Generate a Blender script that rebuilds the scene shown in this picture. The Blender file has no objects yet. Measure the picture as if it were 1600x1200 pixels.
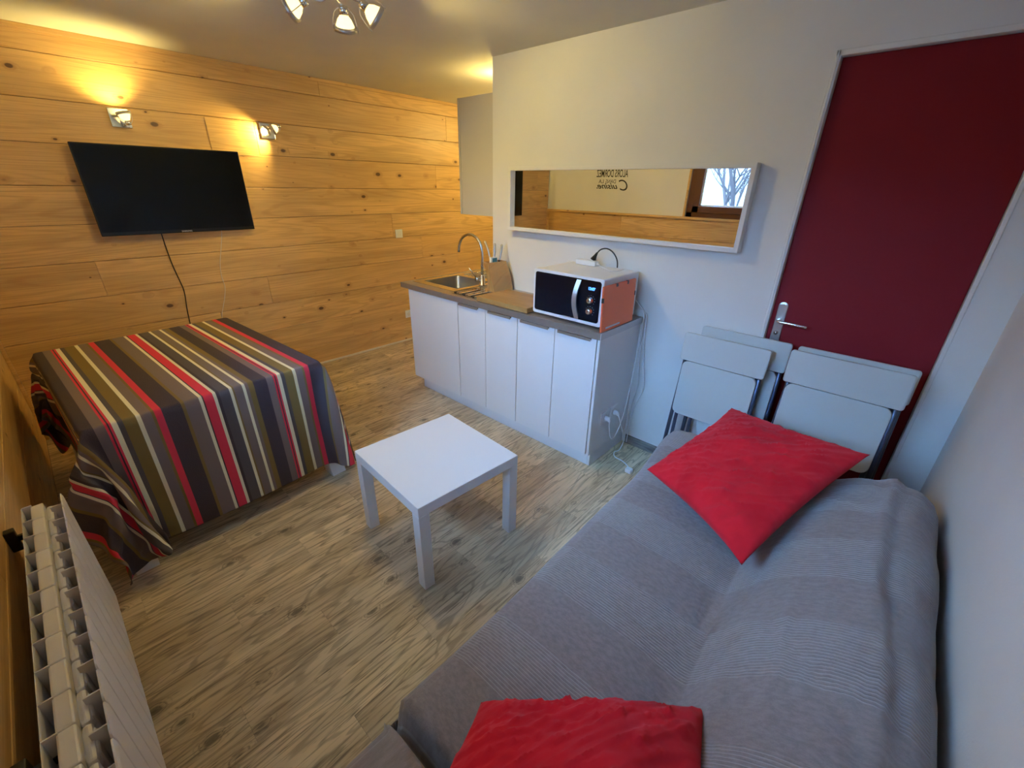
import bpy, bmesh, math, random
from mathutils import Vector, Matrix, noise
random.seed(7)
PI = math.pi
C = bpy.context.scene.collection
SC = bpy.context.scene

# ------------------------------------------------------------------ camera, world, lights, exposure
cam_data = bpy.data.cameras.new('camera'); cam = bpy.data.objects.new('camera', cam_data); C.objects.link(cam)
RT = [[0.7365708, 0.6761522, 0.0167847], [-0.2948027, 0.2986127, 0.9077014], [-0.6087321, 0.6735345, -0.4192809]]
cam.matrix_world = Matrix(((RT[0][0], RT[1][0], -RT[2][0], 0), (RT[0][1], RT[1][1], -RT[2][1], 0), (RT[0][2], RT[1][2], -RT[2][2], 1.6), (0, 0, 0, 1)))
cam_data.sensor_width = 36; cam_data.lens = 36 * 669.14 / 1600; cam_data.clip_start = 0.02
SC.camera = cam
SC.view_settings.view_transform = 'Standard'; SC.view_settings.look = 'None'
SC.view_settings.gamma = 1; SC.view_settings.use_curve_mapping = False
SC.view_settings.exposure = 0.0
W = bpy.data.worlds.new('sky'); SC.world = W; W.use_nodes = True
bg = W.node_tree.nodes['Background']; bg.inputs['Strength'].default_value = SKY = 9.0
_t = W.node_tree; _c = _t.nodes.new('ShaderNodeTexCoord'); _s = _t.nodes.new('ShaderNodeSeparateXYZ'); _r = _t.nodes.new('ShaderNodeValToRGB')
_t.links.new(_c.outputs['Generated'], _s.inputs[0]); _t.links.new(_s.outputs[2], _r.inputs[0]); _t.links.new(_r.outputs[0], bg.inputs['Color'])
_r.color_ramp.elements[0].position = 0.0; _r.color_ramp.elements[0].color = (0.13, 0.17, 0.22, 1)      # hazy horizon below the mountains
_r.color_ramp.elements[1].position = 0.30; _r.color_ramp.elements[1].color = (0.42, 0.66, 1.0, 1)
def light(kind, loc, energy, color, size=0.03, aim=None, angle=None, blend=0.6):
    d = bpy.data.lights.new(kind.lower() + '_light', kind); o = bpy.data.objects.new(kind.lower() + '_light', d); C.objects.link(o)
    o.location = loc; d.energy = energy; d.color = color
    if kind == 'AREA': d.shape = 'RECTANGLE'; d.size, d.size_y = size
    else: d.shadow_soft_size = size
    if aim is not None: o.rotation_euler = (Vector(aim) - Vector(loc)).to_track_quat('-Z', 'Y').to_euler()
    if angle: d.spot_size = math.radians(angle); d.spot_blend = blend
    return o
WARM = (1.0, 0.76, 0.24)
# portal: guides sky sampling through the window behind the photographer
portal = light('AREA', (-1.17, -0.44, 1.757), 1, (1, 1, 1), (1.74, 0.885), aim=(-1.17, 1, 1.75)); portal.data.cycles.is_portal = True
# open sky high outside the window; its light falls steeply through the opening onto sofa, cabinets and lower walls
day = light('AREA', (-1.2, -3.2, 3.45), 1600, (0.20, 0.49, 1.0), (4.2, 2.2), aim=(-1.0, 2.0, 0.2))

# ------------------------------------------------------------------ node helpers
class N:
    def __init__(s, name):
        s.m = bpy.data.materials.new(name); s.m.use_nodes = True; s.t = s.m.node_tree
        s.b = s.t.nodes['Principled BSDF']
    def n(s, kind, **kw):
        x = s.t.nodes.new('ShaderNode' + kind)
        for k, v in kw.items():
            if hasattr(x, k): setattr(x, k, v)
        return x
    def put(s, sock, v):
        if v is None: return
        if hasattr(v, 'is_linked'): s.t.links.new(v, sock)
        else: sock.default_value = v
    def math(s, op, a, b=None, c=None, clamp=False):
        x = s.n('Math', operation=op, use_clamp=clamp)
        s.put(x.inputs[0], a); s.put(x.inputs[1], b); s.put(x.inputs[2], c)
        return x.outputs[0]
    def mix(s, f, a, b, mode='MIX'):
        x = s.t.nodes.new('ShaderNodeMix'); x.data_type = 'RGBA'; x.blend_type = mode
        s.put(x.inputs[0], f); s.put(x.inputs[6], col(a)); s.put(x.inputs[7], col(b))
        return x.outputs[2]
    def noise(s, vec, scale=5, detail=2, rough=0.5, dist=0, dim='3D'):
        x = s.n('TexNoise', noise_dimensions=dim)
        s.put(x.inputs['Vector'], vec); x.inputs['Scale'].default_value = scale; x.inputs['Detail'].default_value = detail
        x.inputs['Roughness'].default_value = rough; x.inputs['Distortion'].default_value = dist
        return x.outputs[0]
    def ramp(s, f, stops, interp='LINEAR'):
        x = s.n('ValToRGB'); s.put(x.inputs[0], f); r = x.color_ramp; r.interpolation = interp
        while len(r.elements) < len(stops): r.elements.new(0.5)
        for e, (p, c) in zip(r.elements, stops): e.position = p; e.color = col(c)
        return x.outputs[0]
    def coords(s, kind='Object'): return s.n('TexCoord').outputs[kind]
    def sep(s, v):
        x = s.n('SeparateXYZ'); s.put(x.inputs[0], v); return x.outputs
    def com(s, a, b, c):
        x = s.n('CombineXYZ'); s.put(x.inputs[0], a); s.put(x.inputs[1], b); s.put(x.inputs[2], c); return x.outputs[0]
    def rnd(s): return s.n('ObjectInfo').outputs['Random']
    def smooth(s, v, a, b, lo=0.0, hi=1.0):
        x = s.n('MapRange', interpolation_type='SMOOTHSTEP'); s.put(x.inputs[0], v)
        for i, q in enumerate((a, b, lo, hi)): x.inputs[i + 1].default_value = q
        return x.outputs[0]
    def bump(s, h, strength=0.3, dist=0.01):
        x = s.n('Bump'); x.inputs['Strength'].default_value = strength; x.inputs['Distance'].default_value = dist
        s.put(x.inputs['Height'], h); s.put(s.b.inputs['Normal'], x.outputs[0])
def col(c):
    if hasattr(c, 'is_linked') or c is None: return c
    return tuple(c) if len(c) == 4 else (c[0], c[1], c[2], 1)
def lin(r, g, b):
    f = lambda v: (v / 255 / 12.92) if v / 255 <= 0.04045 else ((v / 255 + 0.055) / 1.055) ** 2.4
    return (f(r), f(g), f(b), 1)
def flat(name, c, rough=0.5, metal=0.0, emit=None, es=0, spec=None, bumpy=0, bscale=200, coat=0):
    k = N(name); k.b.inputs['Roughness'].default_value = rough; k.b.inputs['Metallic'].default_value = metal
    if bumpy or not metal:
        v = k.noise(k.coords(), bscale, 3)
        k.put(k.b.inputs['Base Color'], k.mix(k.math('MULTIPLY', v, 0.12), c, tuple(q * 0.8 for q in c[:3])))
        if bumpy: k.bump(v, bumpy, 0.002)
    else: k.b.inputs['Base Color'].default_value = col(c)
    if emit: k.b.inputs['Emission Color'].default_value = col(emit); k.b.inputs['Emission Strength'].default_value = es
    if spec is not None: k.b.inputs['Specular IOR Level'].default_value = spec
    if coat: k.b.inputs['Coat Weight'].default_value = coat
    return k.m

def pine(name, along, across, base=lin(236, 192, 124), dark=lin(166, 116, 62), knots=True, ks=1.0):
    k = N(name); s = k.sep(k.coords()); r = k.rnd()
    a, c = s[along], s[across]
    r50 = k.math('MULTIPLY', r, 50)
    A = k.math('ADD', a, r50); Cc = k.math('ADD', c, k.math('MULTIPLY', r, 31))
    # knot field: sparse voronoi cells
    vo = k.n('TexVoronoi', feature='F1', distance='EUCLIDEAN'); vo.inputs['Scale'].default_value = 1.0; vo.inputs['Randomness'].default_value = 0.9
    k.put(vo.inputs['Vector'], k.com(k.math('MULTIPLY', A, 6.6 * ks), k.math('MULTIPLY', Cc, 10.5 * ks), 3.3))
    d = vo.outputs['Distance']; cr = k.sep(vo.outputs['Color'])
    has = k.math('GREATER_THAN', cr[0], 0.42)
    size = k.math('ADD', 0.038, k.math('MULTIPLY', k.math('POWER', cr[1], 3.5), 0.13))
    wob = k.math('MULTIPLY', k.math('SUBTRACT', k.noise(k.com(k.math('MULTIPLY', A, 30), k.math('MULTIPLY', Cc, 30), 0), 1, 2), 0.5), 0.05)
    dn = k.math('DIVIDE', k.math('ADD', d, wob), size)
    knot = k.math('MULTIPLY', k.smooth(dn, 0.75, 1.15, 1, 0), has)
    rim = k.math('MULTIPLY', k.smooth(dn, 1.0, 2.6, 1, 0), has)
    # growth rings bending round the knots
    f = k.noise(k.com(k.math('MULTIPLY', A, 0.42), k.math('MULTIPLY', Cc, 5.0), 7.1), 1, 2, 0.35)
    warp = k.math('MULTIPLY', rim, 0.06)
    rings = k.math('SINE', k.math('MULTIPLY', k.math('ADD', f, warp), 120))
    rings = k.smooth(rings, 0.1, 1.0)
    fine = k.noise(k.com(k.math('MULTIPLY', A, 3), k.math('MULTIPLY', Cc, 160), 1), 1, 3, 0.6)
    broad = k.noise(k.com(k.math('MULTIPLY', A, 0.8), k.math('MULTIPLY', Cc, 7), 2), 1, 3, 0.55)
    tone = k.mix(k.smooth(broad, 0.35, 0.75), base, tuple(q * 0.66 for q in base[:3]))
    tone = k.mix(k.math('MULTIPLY', rings, 0.27), tone, dark)
    tone = k.mix(k.math('MULTIPLY', k.smooth(fine, 0.42, 0.7), 0.45), tone, dark)
    tone = k.mix(k.math('MULTIPLY', r, 0.5), tone, tuple(q * f_ for q, f_ in zip(base[:3], (0.72, 0.66, 0.6))))
    if knots:
        tone = k.mix(k.math('MULTIPLY', rim, 0.4), tone, dark)
        tone = k.mix(k.math('MULTIPLY', knot, 0.85), tone, lin(62, 32, 16))
    k.put(k.b.inputs['Base Color'], tone); k.b.inputs['Roughness'].default_value = 0.42
    k.bump(k.math('ADD', fine, rings), 0.12, 0.002)
    return k.m

def floor_mat():
    k = N('vinyl_plank'); s = k.sep(k.coords()); r = k.rnd()
    A = k.math('ADD', s[1], k.math('MULTIPLY', r, 40)); X = k.math('ADD', s[0], k.math('MULTIPLY', r, 17))
    f = k.noise(k.com(k.math('MULTIPLY', X, 11), k.math('MULTIPLY', A, 1.6), 5), 1, 2, 0.5, 0.3)
    rings = k.smooth(k.math('SINE', k.math('MULTIPLY', f, 60)), 0.35, 1)
    streak = k.noise(k.com(k.math('MULTIPLY', X, 95), k.math('MULTIPLY', A, 2.8), 2), 1, 4, 0.65)
    streak2 = k.noise(k.com(k.math('MULTIPLY', X, 150), k.math('MULTIPLY', A, 7), 9), 1, 3, 0.7)
    patch = k.noise(k.com(k.math('MULTIPLY', X, 6), k.math('MULTIPLY', A, 1.5), 1), 1, 3, 0.6)
    c = k.mix(k.smooth(patch, 0.3, 0.7), lin(232, 208, 170), lin(190, 166, 130))
    c = k.mix(k.math('MULTIPLY', k.smooth(streak, 0.5, 0.68), 0.85), c, lin(112, 94, 70))
    c = k.mix(k.math('MULTIPLY', rings, 0.4), c, lin(88, 75, 60))
    c = k.mix(k.math('MULTIPLY', k.smooth(streak2, 0.58, 0.72), 0.85), c, lin(54, 45, 38))
    vo = k.n('TexVoronoi', feature='F1'); vo.inputs['Scale'].default_value = 1.0
    k.put(vo.inputs['Vector'], k.com(k.math('MULTIPLY', X, 9), k.math('MULTIPLY', A, 5.5), 0))
    has = k.math('GREATER_THAN', k.sep(vo.outputs['Color'])[0], 0.45)
    dd = k.math('ADD', vo.outputs['Distance'], k.math('MULTIPLY', k.math('SUBTRACT', streak, 0.5), 0.25))
    kn = k.math('MULTIPLY', k.smooth(dd, 0.05, 0.2, 1, 0), has)
    ring = k.math('MULTIPLY', k.math('MULTIPLY', k.smooth(k.math('SINE', k.math('MULTIPLY', dd, 75)), 0.2, 1), k.smooth(dd, 0.2, 0.32, 1, 0)), has)
    c = k.mix(k.math('MULTIPLY', kn, 0.8), c, lin(66, 54, 44)); c = k.mix(k.math('MULTIPLY', ring, 0.55), c, lin(66, 54, 44))
    c = k.mix(k.math('MULTIPLY', r, 0.3), c, lin(112, 98, 80))
    k.put(k.b.inputs['Base Color'], c); k.b.inputs['Roughness'].default_value = 0.42
    k.bump(k.math('ADD', streak, streak2), 0.2, 0.002)
    return k.m

def plaster(name, c):
    k = N(name); v = k.noise(k.coords(), 160, 4, 0.6); w = k.noise(k.coords(), 3, 3)
    k.put(k.b.inputs['Base Color'], k.mix(k.smooth(w, 0.3, 0.8), c, tuple(q * 0.95 for q in c[:3])))
    k.b.inputs['Roughness'].default_value = 0.8; k.bump(v, 0.15, 0.003)
    return k.m

M = {}
M['pine_y'] = pine('pine_boards_side', 1, 2)
M['pine_x'] = pine('pine_boards_window', 0, 2)
M['floor'] = floor_mat()
M['white_wall'] = plaster('white_plaster', (0.77, 0.765, 0.74))
M['ceiling'] = plaster('ceiling_paint', (0.72, 0.69, 0.60))
M['white'] = flat('white_lacquer', (0.82, 0.83, 0.84), 0.28)
M['white_matt'] = flat('white_foil', (0.78, 0.80, 0.82), 0.4)
M['trim'] = flat('white_trim', (0.78, 0.77, 0.74), 0.5)
M['door_red'] = flat('dark_red_paint', lin(120, 14, 22), 0.6, bumpy=0.25, bscale=260, spec=0.2)
M['chrome'] = flat('chrome', (0.75, 0.74, 0.72), 0.12, 1)
M['steel'] = flat('brushed_steel', (0.62, 0.61, 0.59), 0.27, 1)
M['bowl_steel'] = flat('dull_steel', (0.30, 0.31, 0.33), 0.38, 1)
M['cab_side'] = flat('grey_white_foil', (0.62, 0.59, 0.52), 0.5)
M['satin'] = flat('satin_metal', (0.55, 0.53, 0.50), 0.35, 1)
M['black'] = flat('black_plastic', (0.012, 0.012, 0.013), 0.35)
M['screen'] = flat('black_glass', (0.004, 0.005, 0.007), 0.16, spec=0.22)
M['bezel'] = flat('bezel_black', (0.01, 0.01, 0.011), 0.2)
M['grey_tube'] = flat('blue_grey_tube', (0.07, 0.085, 0.12), 0.35, 0.5)
M['chair'] = flat('chair_plastic', (0.55, 0.57, 0.55), 0.42)
M['rad'] = flat('radiator_enamel', (0.74, 0.70, 0.66), 0.38)
M['mirror'] = flat('mirror_glass', (0.93, 0.94, 0.92), 0.0, 1)
M['worktop'] = flat('worktop_metal', (0.34, 0.29, 0.24), 0.3, 0.55)
M['worktop_end'] = flat('worktop_end', (0.66, 0.68, 0.70), 0.4)
M['dark_line'] = flat('shadow_gap', (0.05, 0.05, 0.05), 0.8)
M['brown_frame'] = flat('brown_window_frame', lin(92, 52, 30), 0.4)
M['orange'] = flat('orange_card', lin(240, 112, 58), 0.6, bumpy=0.2)
M['cream_cord'] = flat('cream_cord', (0.7, 0.62, 0.5), 0.5)
M['blue_led'] = flat('blue_display', (0.05, 0.2, 0.9), 0.4, emit=(0.1, 0.35, 1.0), es=3.0)
M['glow'] = flat('lamp_glass', (0.9, 0.8, 0.5), 0.2, emit=(1.0, 0.74, 0.32), es=2.2)
M['bulb'] = flat('bulb_glow', (1, 0.9, 0.6), 0.2, emit=(1.0, 0.80, 0.45), es=18)
M['teal'] = flat('teal_print', lin(60, 120, 125), 0.5)
M['ink'] = flat('black_lettering', (0.02, 0.02, 0.02), 0.6)
M['logo'] = flat('logo_silver', (0.6, 0.6, 0.6), 0.4)
M['snow'] = plaster('snow_ground', (0.34, 0.38, 0.44))
M['bark'] = plaster('grey_bark', (0.16, 0.15, 0.16))
M['board'] = pine('beech_board', 0, 1, lin(182, 138, 78), lin(112, 78, 40), knots=False)
M['block'] = pine('knife_block_wood', 2, 0, lin(196, 146, 84), lin(140, 96, 48), knots=False)
def glass():
    k = N('window_glass'); k.b.inputs['Transmission Weight'].default_value = 1; k.b.inputs['Roughness'].default_value = 0
    k.b.inputs['IOR'].default_value = 1.02; k.b.inputs['Base Color'].default_value = (0.95, 0.97, 1, 1); return k.m
M['glass'] = glass()
k = N('skirting_vinyl'); s_ = k.sep(k.coords()); st = k.noise(k.com(k.math('MULTIPLY', s_[0], 6), 0, k.math('MULTIPLY', s_[2], 60)), 1, 4, 0.65)
k.put(k.b.inputs['Base Color'], k.mix(k.smooth(st, 0.35, 0.7), lin(128, 122, 112), lin(72, 64, 58))); k.b.inputs['Roughness'].default_value = 0.5; M['skirting'] = k.m

def red_fabric():
    k = N('red_cotton'); v = k.noise(k.coords(), 900, 2); w = k.noise(k.coords(), 9, 3)
    k.put(k.b.inputs['Base Color'], k.mix(k.smooth(w, 0.3, 0.75), lin(208, 22, 36), lin(186, 16, 30)))
    k.b.inputs['Roughness'].default_value = 0.85; k.b.inputs['Sheen Weight'].default_value = 0.06; k.b.inputs['Specular IOR Level'].default_value = 0.2; k.bump(v, 0.3, 0.001)
    return k.m
M['red'] = red_fabric()
def throw_fabric():
    k = N('ribbed_grey_throw'); uv = k.sep(k.coords('UV'))   # u: metres across, v: metres along the sofa
    v = uv[1]
    ph = k.math('FRACT', k.math('DIVIDE', k.math('ADD', v, 3.07), 0.353))
    band = k.math('MULTIPLY', k.smooth(ph, 0.0, 0.02), k.smooth(ph, 0.52, 0.54, 1, 0))
    ribs = k.math('SINE', k.math('MULTIPLY', v, 2 * PI / 0.0085))
    thread = k.noise(k.com(k.math('MULTIPLY', uv[0], 260), k.math('MULTIPLY', v, 700), 0), 1, 2, 0.6)
    mott = k.noise(k.com(k.math('MULTIPLY', uv[0], 45), k.math('MULTIPLY', v, 90), 3), 1, 3, 0.65)
    c = k.mix(k.smooth(mott, 0.3, 0.7), lin(138, 125, 119), lin(121, 109, 104))
    c = k.mix(k.math('MULTIPLY', band, k.smooth(ribs, 0.35, 1.0, 0, 0.42)), c, lin(182, 176, 172))
    c = k.mix(k.math('MULTIPLY', k.smooth(thread, 0.55, 0.75), 0.3), c, lin(164, 154, 148))
    k.put(k.b.inputs['Base Color'], c); k.b.inputs['Roughness'].default_value = 0.9; k.b.inputs['Sheen Weight'].default_value = 0.3
    k.bump(k.math('ADD', k.math('MULTIPLY', band, ribs), k.math('MULTIPLY', thread, 0.6)), 0.45, 0.0022)
    return k.m
M['throw'] = throw_fabric()
DK = lin(58, 44, 50); TP = lin(118, 100, 92); RD = lin(218, 40, 62); CR = lin(232, 222, 184); OL = lin(122, 98, 40); CH = lin(80, 72, 72)
def stripes():
    # colours across one repeat of 0.642 m, measured along the table's front edge
    seq = [(.252, DK), (.320, OL), (.334, TP), (.389, CR), (.402, DK), (.407, RD), (.443, CR), (.456, DK), (.469, CH), (.511, CR), (.525, OL), (.531, TP),
           (.566, CR), (.580, TP), (.595, OL), (.618, DK), (.677, TP), (.710, RD), (.718, DK), (.723, RD), (.730, CR), (.748, CH), (.764, OL), (.807, CR), (.823, TP), (.857, OL), (.867, RD)]
    k = N('striped_cotton'); uv = k.sep(k.coords('UV'))
    f = k.math('FRACT', k.math('DIVIDE', k.math('SUBTRACT', k.math('ADD', uv[1], 10 * 0.642), 0.252), 0.642))
    out = DK
    c1 = k.ramp(f, [((a - .252) / .642, c) for a, c in seq[:14]], 'CONSTANT')
    c2 = k.ramp(f, [((a - .252) / .642, c) for a, c in seq[14:]], 'CONSTANT')
    c = k.mix(k.math('GREATER_THAN', f, (seq[14][0] - .252) / .642), c1, c2)
    th = k.noise(k.com(k.math('MULTIPLY', uv[0], 700), k.math('MULTIPLY', uv[1], 300), 0), 1, 2, 0.6)
    c = k.mix(k.math('MULTIPLY', k.smooth(th, 0.4, 0.7), 0.22), c, lin(120, 110, 104))
    k.put(k.b.inputs['Base Color'], c); k.b.inputs['Roughness'].default_value = 0.85; k.bump(th, 0.25, 0.001)
    return k.m
M['cloth'] = stripes()

# ------------------------------------------------------------------ mesh helpers
def box(bm, x0, x1, y0, y1, z0, z1, bev=0.0, seg=2, mtx=None):
    r = bmesh.ops.create_cube(bm, size=1)
    vs = r['verts']
    for v in vs:
        v.co = Vector((x0 + (v.co.x + .5) * (x1 - x0), y0 + (v.co.y + .5) * (y1 - y0), z0 + (v.co.z + .5) * (z1 - z0)))
    if bev:
        es = list({e for v in vs for e in v.link_edges})
        rr = bmesh.ops.bevel(bm, geom=es, offset=bev, segments=seg, profile=0.5, affect='EDGES')
        vs = list({v for f in rr['faces'] for v in f.verts} | {v for v in vs if v.is_valid})
    if mtx is not None:
        for v in vs: v.co = mtx @ v.co
    return vs
def tube(bm, pts, r, n=10, caps=True):
    pts = [Vector(p) for p in pts]; rs = r if isinstance(r, (list, tuple)) else [r] * len(pts)
    rings = []; up = None
    for i, p in enumerate(pts):
        t = (pts[min(i + 1, len(pts) - 1)] - pts[max(i - 1, 0)]).normalized()
        if up is None: up = t.orthogonal().normalized()
        up = (up - t * up.dot(t)).normalized(); sd = t.cross(up)
        rings.append([bm.verts.new(p + (up * math.cos(2 * PI * j / n) + sd * math.sin(2 * PI * j / n)) * rs[i]) for j in range(n)])
    for a, b in zip(rings, rings[1:]):
        for j in range(n): bm.faces.new((a[j], a[(j + 1) % n], b[(j + 1) % n], b[j])).smooth = True
    if caps: bm.faces.new(rings[0][::-1]); bm.faces.new(rings[-1])
def smooth_path(pts, k=6):
    pts = [Vector(p) for p in pts]; out = []
    for i in range(len(pts) - 1):
        p0, p1, p2, p3 = pts[max(i - 1, 0)], pts[i], pts[i + 1], pts[min(i + 2, len(pts) - 1)]
        for j in range(k):
            t = j / k
            out.append(0.5 * ((2 * p1) + (p2 - p0) * t + (2 * p0 - 5 * p1 + 4 * p2 - p3) * t * t + (3 * p1 - p0 - 3 * p2 + p3) * t ** 3))
    return out + [pts[-1]]
def lathe(bm, prof, mtx=None, n=24):
    rings = []
    for r, z in prof:
        rings.append([bm.verts.new((r * math.cos(2 * PI * j / n), r * math.sin(2 * PI * j / n), z)) for j in range(n)])
    for a, b in zip(rings, rings[1:]):
        for j in range(n): bm.faces.new((a[j], a[(j + 1) % n], b[(j + 1) % n], b[j])).smooth = True
    if prof[0][0] > 1e-5: bm.faces.new(rings[0][::-1])
    if prof[-1][0] > 1e-5: bm.faces.new(rings[-1])
    if mtx is not None:
        for rg in rings:
            for v in rg: v.co = mtx @ v.co
def rounded_plate(bm, w, h, t, rad, mtx=None, n=6):
    """a w x h plate in the XZ plane (thickness t along -Y..0) with rounded corners"""
    pts = []
    for cx, cz, a0 in ((w / 2 - rad, h / 2 - rad, 0), (-w / 2 + rad, h / 2 - rad, 90), (-w / 2 + rad, -h / 2 + rad, 180), (w / 2 - rad, -h / 2 + rad, 270)):
        for i in range(n + 1):
            a = math.radians(a0 + 90 * i / n); pts.append((cx + rad * math.cos(a), cz + rad * math.sin(a)))
    e = min(t * 0.3, 0.002)
    layers = [(0.0, 1), (e, 0), (t - e, 0), (t, 1)]
    rings = []
    for y, ins in layers:
        q = 1 - (2 * e / min(w, h) if ins else 0)
        rings.append([bm.verts.new((x * q, -y, z * q)) for x, z in pts])
    for a, b in zip(rings, rings[1:]):
        for j in range(len(pts)): bm.faces.new((a[j], b[j], b[(j + 1) % len(pts)], a[(j + 1) % len(pts)]))
    bm.faces.new(rings[0]); bm.faces.new(rings[-1][::-1])
    if mtx is not None:
        for rg in rings:
            for v in rg: v.co = mtx @ v.co
def obj(name, bm, mat, parent=None, world=True, label=None):
    """links bm as one mesh; with a parent and world=True the coordinates are world ones"""
    if parent is not None and world:
        inv = world_of(parent).inverted()
        bmesh.ops.transform(bm, matrix=inv, verts=bm.verts)
    bmesh.ops.recalc_face_normals(bm, faces=bm.faces)
    me = bpy.data.meshes.new(name); bm.to_mesh(me); bm.free()
    if mat: me.materials.append(M[mat] if isinstance(mat, str) else mat)
    o = bpy.data.objects.new(name, me); C.objects.link(o)
    if parent is not None: o.parent = parent
    if label: o['label'] = label
    return o
def world_of(o):
    m = Matrix.LocRotScale(o.location, o.rotation_euler, o.scale)
    return world_of(o.parent) @ m if o.parent else m
def tag(o, label, cat, group=None):
    o['label'] = label; o['category'] = cat
    if group: o['group'] = group
    return o
def thing(name, label, cat, loc=(0, 0, 0), rot=(0, 0, 0), group=None):
    o = bpy.data.objects.new(name, None); C.objects.link(o); o.location = loc; o.rotation_euler = rot; o.empty_display_size = 0.05
    return tag(o, label, cat, group)
def struct(name, bm, mat, label, parent=None):
    o = obj(name, bm, mat, parent); o['kind'] = 'structure'
    if parent is None: o['label'] = label; o['category'] = name.split('_')[0]
    return o
def B(*a, **k): bm = bmesh.new(); box(bm, *a, **k); return bm
def T(*a, **k): bm = bmesh.new(); tube(bm, *a, **k); return bm
def L(*a, **k): bm = bmesh.new(); lathe(bm, *a, **k); return bm
def copy_tree(o, parent=None):
    c = o.copy(); C.objects.link(c); c.parent = parent
    for ch in list(o.children): copy_tree(ch, c)
    return c
def text_mesh(name, s, size, mtx, mat, parent=None, shear=0.0, depth=0.0006, width=None, bold=0.0):
    cu = bpy.data.curves.new(name, 'FONT'); cu.body = s; cu.size = size; cu.shear = shear; cu.extrude = depth; cu.align_x = 'LEFT'; cu.offset = bold
    to = bpy.data.objects.new(name, cu); C.objects.link(to)
    bpy.context.view_layer.update()
    me = bpy.data.meshes.new_from_object(to.evaluated_get(bpy.context.evaluated_depsgraph_get()))
    bpy.data.objects.remove(to); bpy.data.curves.remove(cu)
    if width:
        xs = [v.co.x for v in me.vertices]; x0, x1 = min(xs), max(xs)
        for v in me.vertices: v.co.x = (v.co.x - x0) * width / (x1 - x0)
    inv = world_of(parent).inverted() if parent else Matrix()
    me.transform(inv @ mtx); me.materials.clear(); me.materials.append(M[mat])
    o = bpy.data.objects.new(name, me); C.objects.link(o)
    if parent: o.parent = parent
    return o
def frame(origin, xdir, zdir):
    x = Vector(xdir).normalized(); z = Vector(zdir).normalized(); y = z.cross(x)
    return Matrix.Translation(origin) @ Matrix((x, y, z)).transposed().to_4x4()

# ------------------------------------------------------------------ room
XW, XS, YR, YK, ZC, YF = -3.965, 0.325, -0.29, 2.42, 2.36, 4.7
XE = -2.41            # free end of the partition
floor = struct('floor', B(XW - .1, XS + .1, YR - .3, YF + .1, -0.08, -0.003), 'dark_line', 'grey brown wood-look plank floor')
def chamfer_plank(bm, x0, x1, y0, y1, zb, zt, ch):
    lo = [bm.verts.new(p) for p in ((x0, y0, zb), (x1, y0, zb), (x1, y1, zb), (x0, y1, zb))]
    mi = [bm.verts.new(p) for p in ((x0, y0, zt - ch), (x1, y0, zt - ch), (x1, y1, zt - ch), (x0, y1, zt - ch))]
    hi = [bm.verts.new(p) for p in ((x0 + ch, y0 + ch, zt), (x1 - ch, y0 + ch, zt), (x1 - ch, y1 - ch, zt), (x0 + ch, y1 - ch, zt))]
    for a, b in ((lo, mi), (mi, hi)):
        for j in range(4): bm.faces.new((a[j], a[(j + 1) % 4], b[(j + 1) % 4], b[j]))
    bm.faces.new(hi)
pw, pl = 0.152, 0.94
i = 0; x = XW
while x < XS:
    x1 = min(x + pw, XS); off = (i * 0.37) % 1.0 * pl; y = YR - off
    while y < YF:
        a, b = max(y, YR), min(y + pl, YF)
        hidden = x > XE + .1 and a > YK
        if b - a > 0.03 and not hidden:
            bm = bmesh.new(); chamfer_plank(bm, x + .0002, x1 - .0002, a + .0002, min(b, YK + .1 if x > XE + .1 else b) - .0002, -0.003, 0.0, 0.0007)
            obj('plank', bm, 'floor', floor)
        y += pl
    x = x1; i += 1
ceil = struct('ceiling', B(XW - .1, XS + .1, YR - .3, YF + .1, ZC, ZC + .1), 'ceiling', 'cream white ceiling')

# wood clad wall on the left with individual boards
wl = struct('wall_left', B(XW - .12, XW - .018, YR - .2, YF, 0, ZC), 'dark_line', 'pine board wall carrying the television')
def wall_board_y(y0, y1, z0, z1, parent, mat='pine_y', xf=XW, th=.018):
    bm = bmesh.new(); ch = .0022
    lo = [bm.verts.new(p) for p in ((xf - th, y0, z0), (xf - th, y1, z0), (xf - th, y1, z1), (xf - th, y0, z1))]
    mi = [bm.verts.new((xf - ch, p.co.y, p.co.z)) for p in lo]
    hi = [bm.verts.new(p) for p in ((xf, y0 + ch * .4, z0 + ch), (xf, y1 - ch * .4, z0 + ch), (xf, y1 - ch * .4, z1 - ch), (xf, y0 + ch * .4, z1 - ch))]
    for a, b in ((lo, mi), (mi, hi)):
        for j in range(4): bm.faces.new((a[j], a[(j + 1) % 4], b[(j + 1) % 4], b[j]))
    bm.faces.new(hi)
    return obj('board', bm, mat, parent)
zs = [ZC, 2.237, 2.011, 1.785, 1.557, 1.333, 1.106, .878, .650, .420, .190, .0]
joints = [[1.989, 4.0], [0.1, 3.3], [1.44, 3.7], [-.05, 3.137], [1.0, 3.9], [2.556], [.281, 2.9], [1.3, 3.4], [.9, 2.75], [1.993, 4.1], [.6, 2.4]]
for r_ in range(11):
    ys = [YR] + [j for j in joints[r_] if j > YR + .1] + [YF]
    for a, b in zip(ys, ys[1:]): wall_board_y(a + .0004, b - .0004, zs[r_ + 1] + .0012, zs[r_] - .0012, wl)
# crown and foot mouldings
struct('trim_1', B(XW, XW + .012, YR, YF, 2.335, ZC, bev=.003), 'pine_y', 'thin pine moulding under the ceiling above the television wall')
bm = bmesh.new(); tube(bm, [(XW + .004, YR, .006), (XW + .004, YF, .006)], .011, 10)
struct('baseboard_left', bm, M['cream_cord'], 'thin cream quarter-round skirting below the pine wall')
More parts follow.
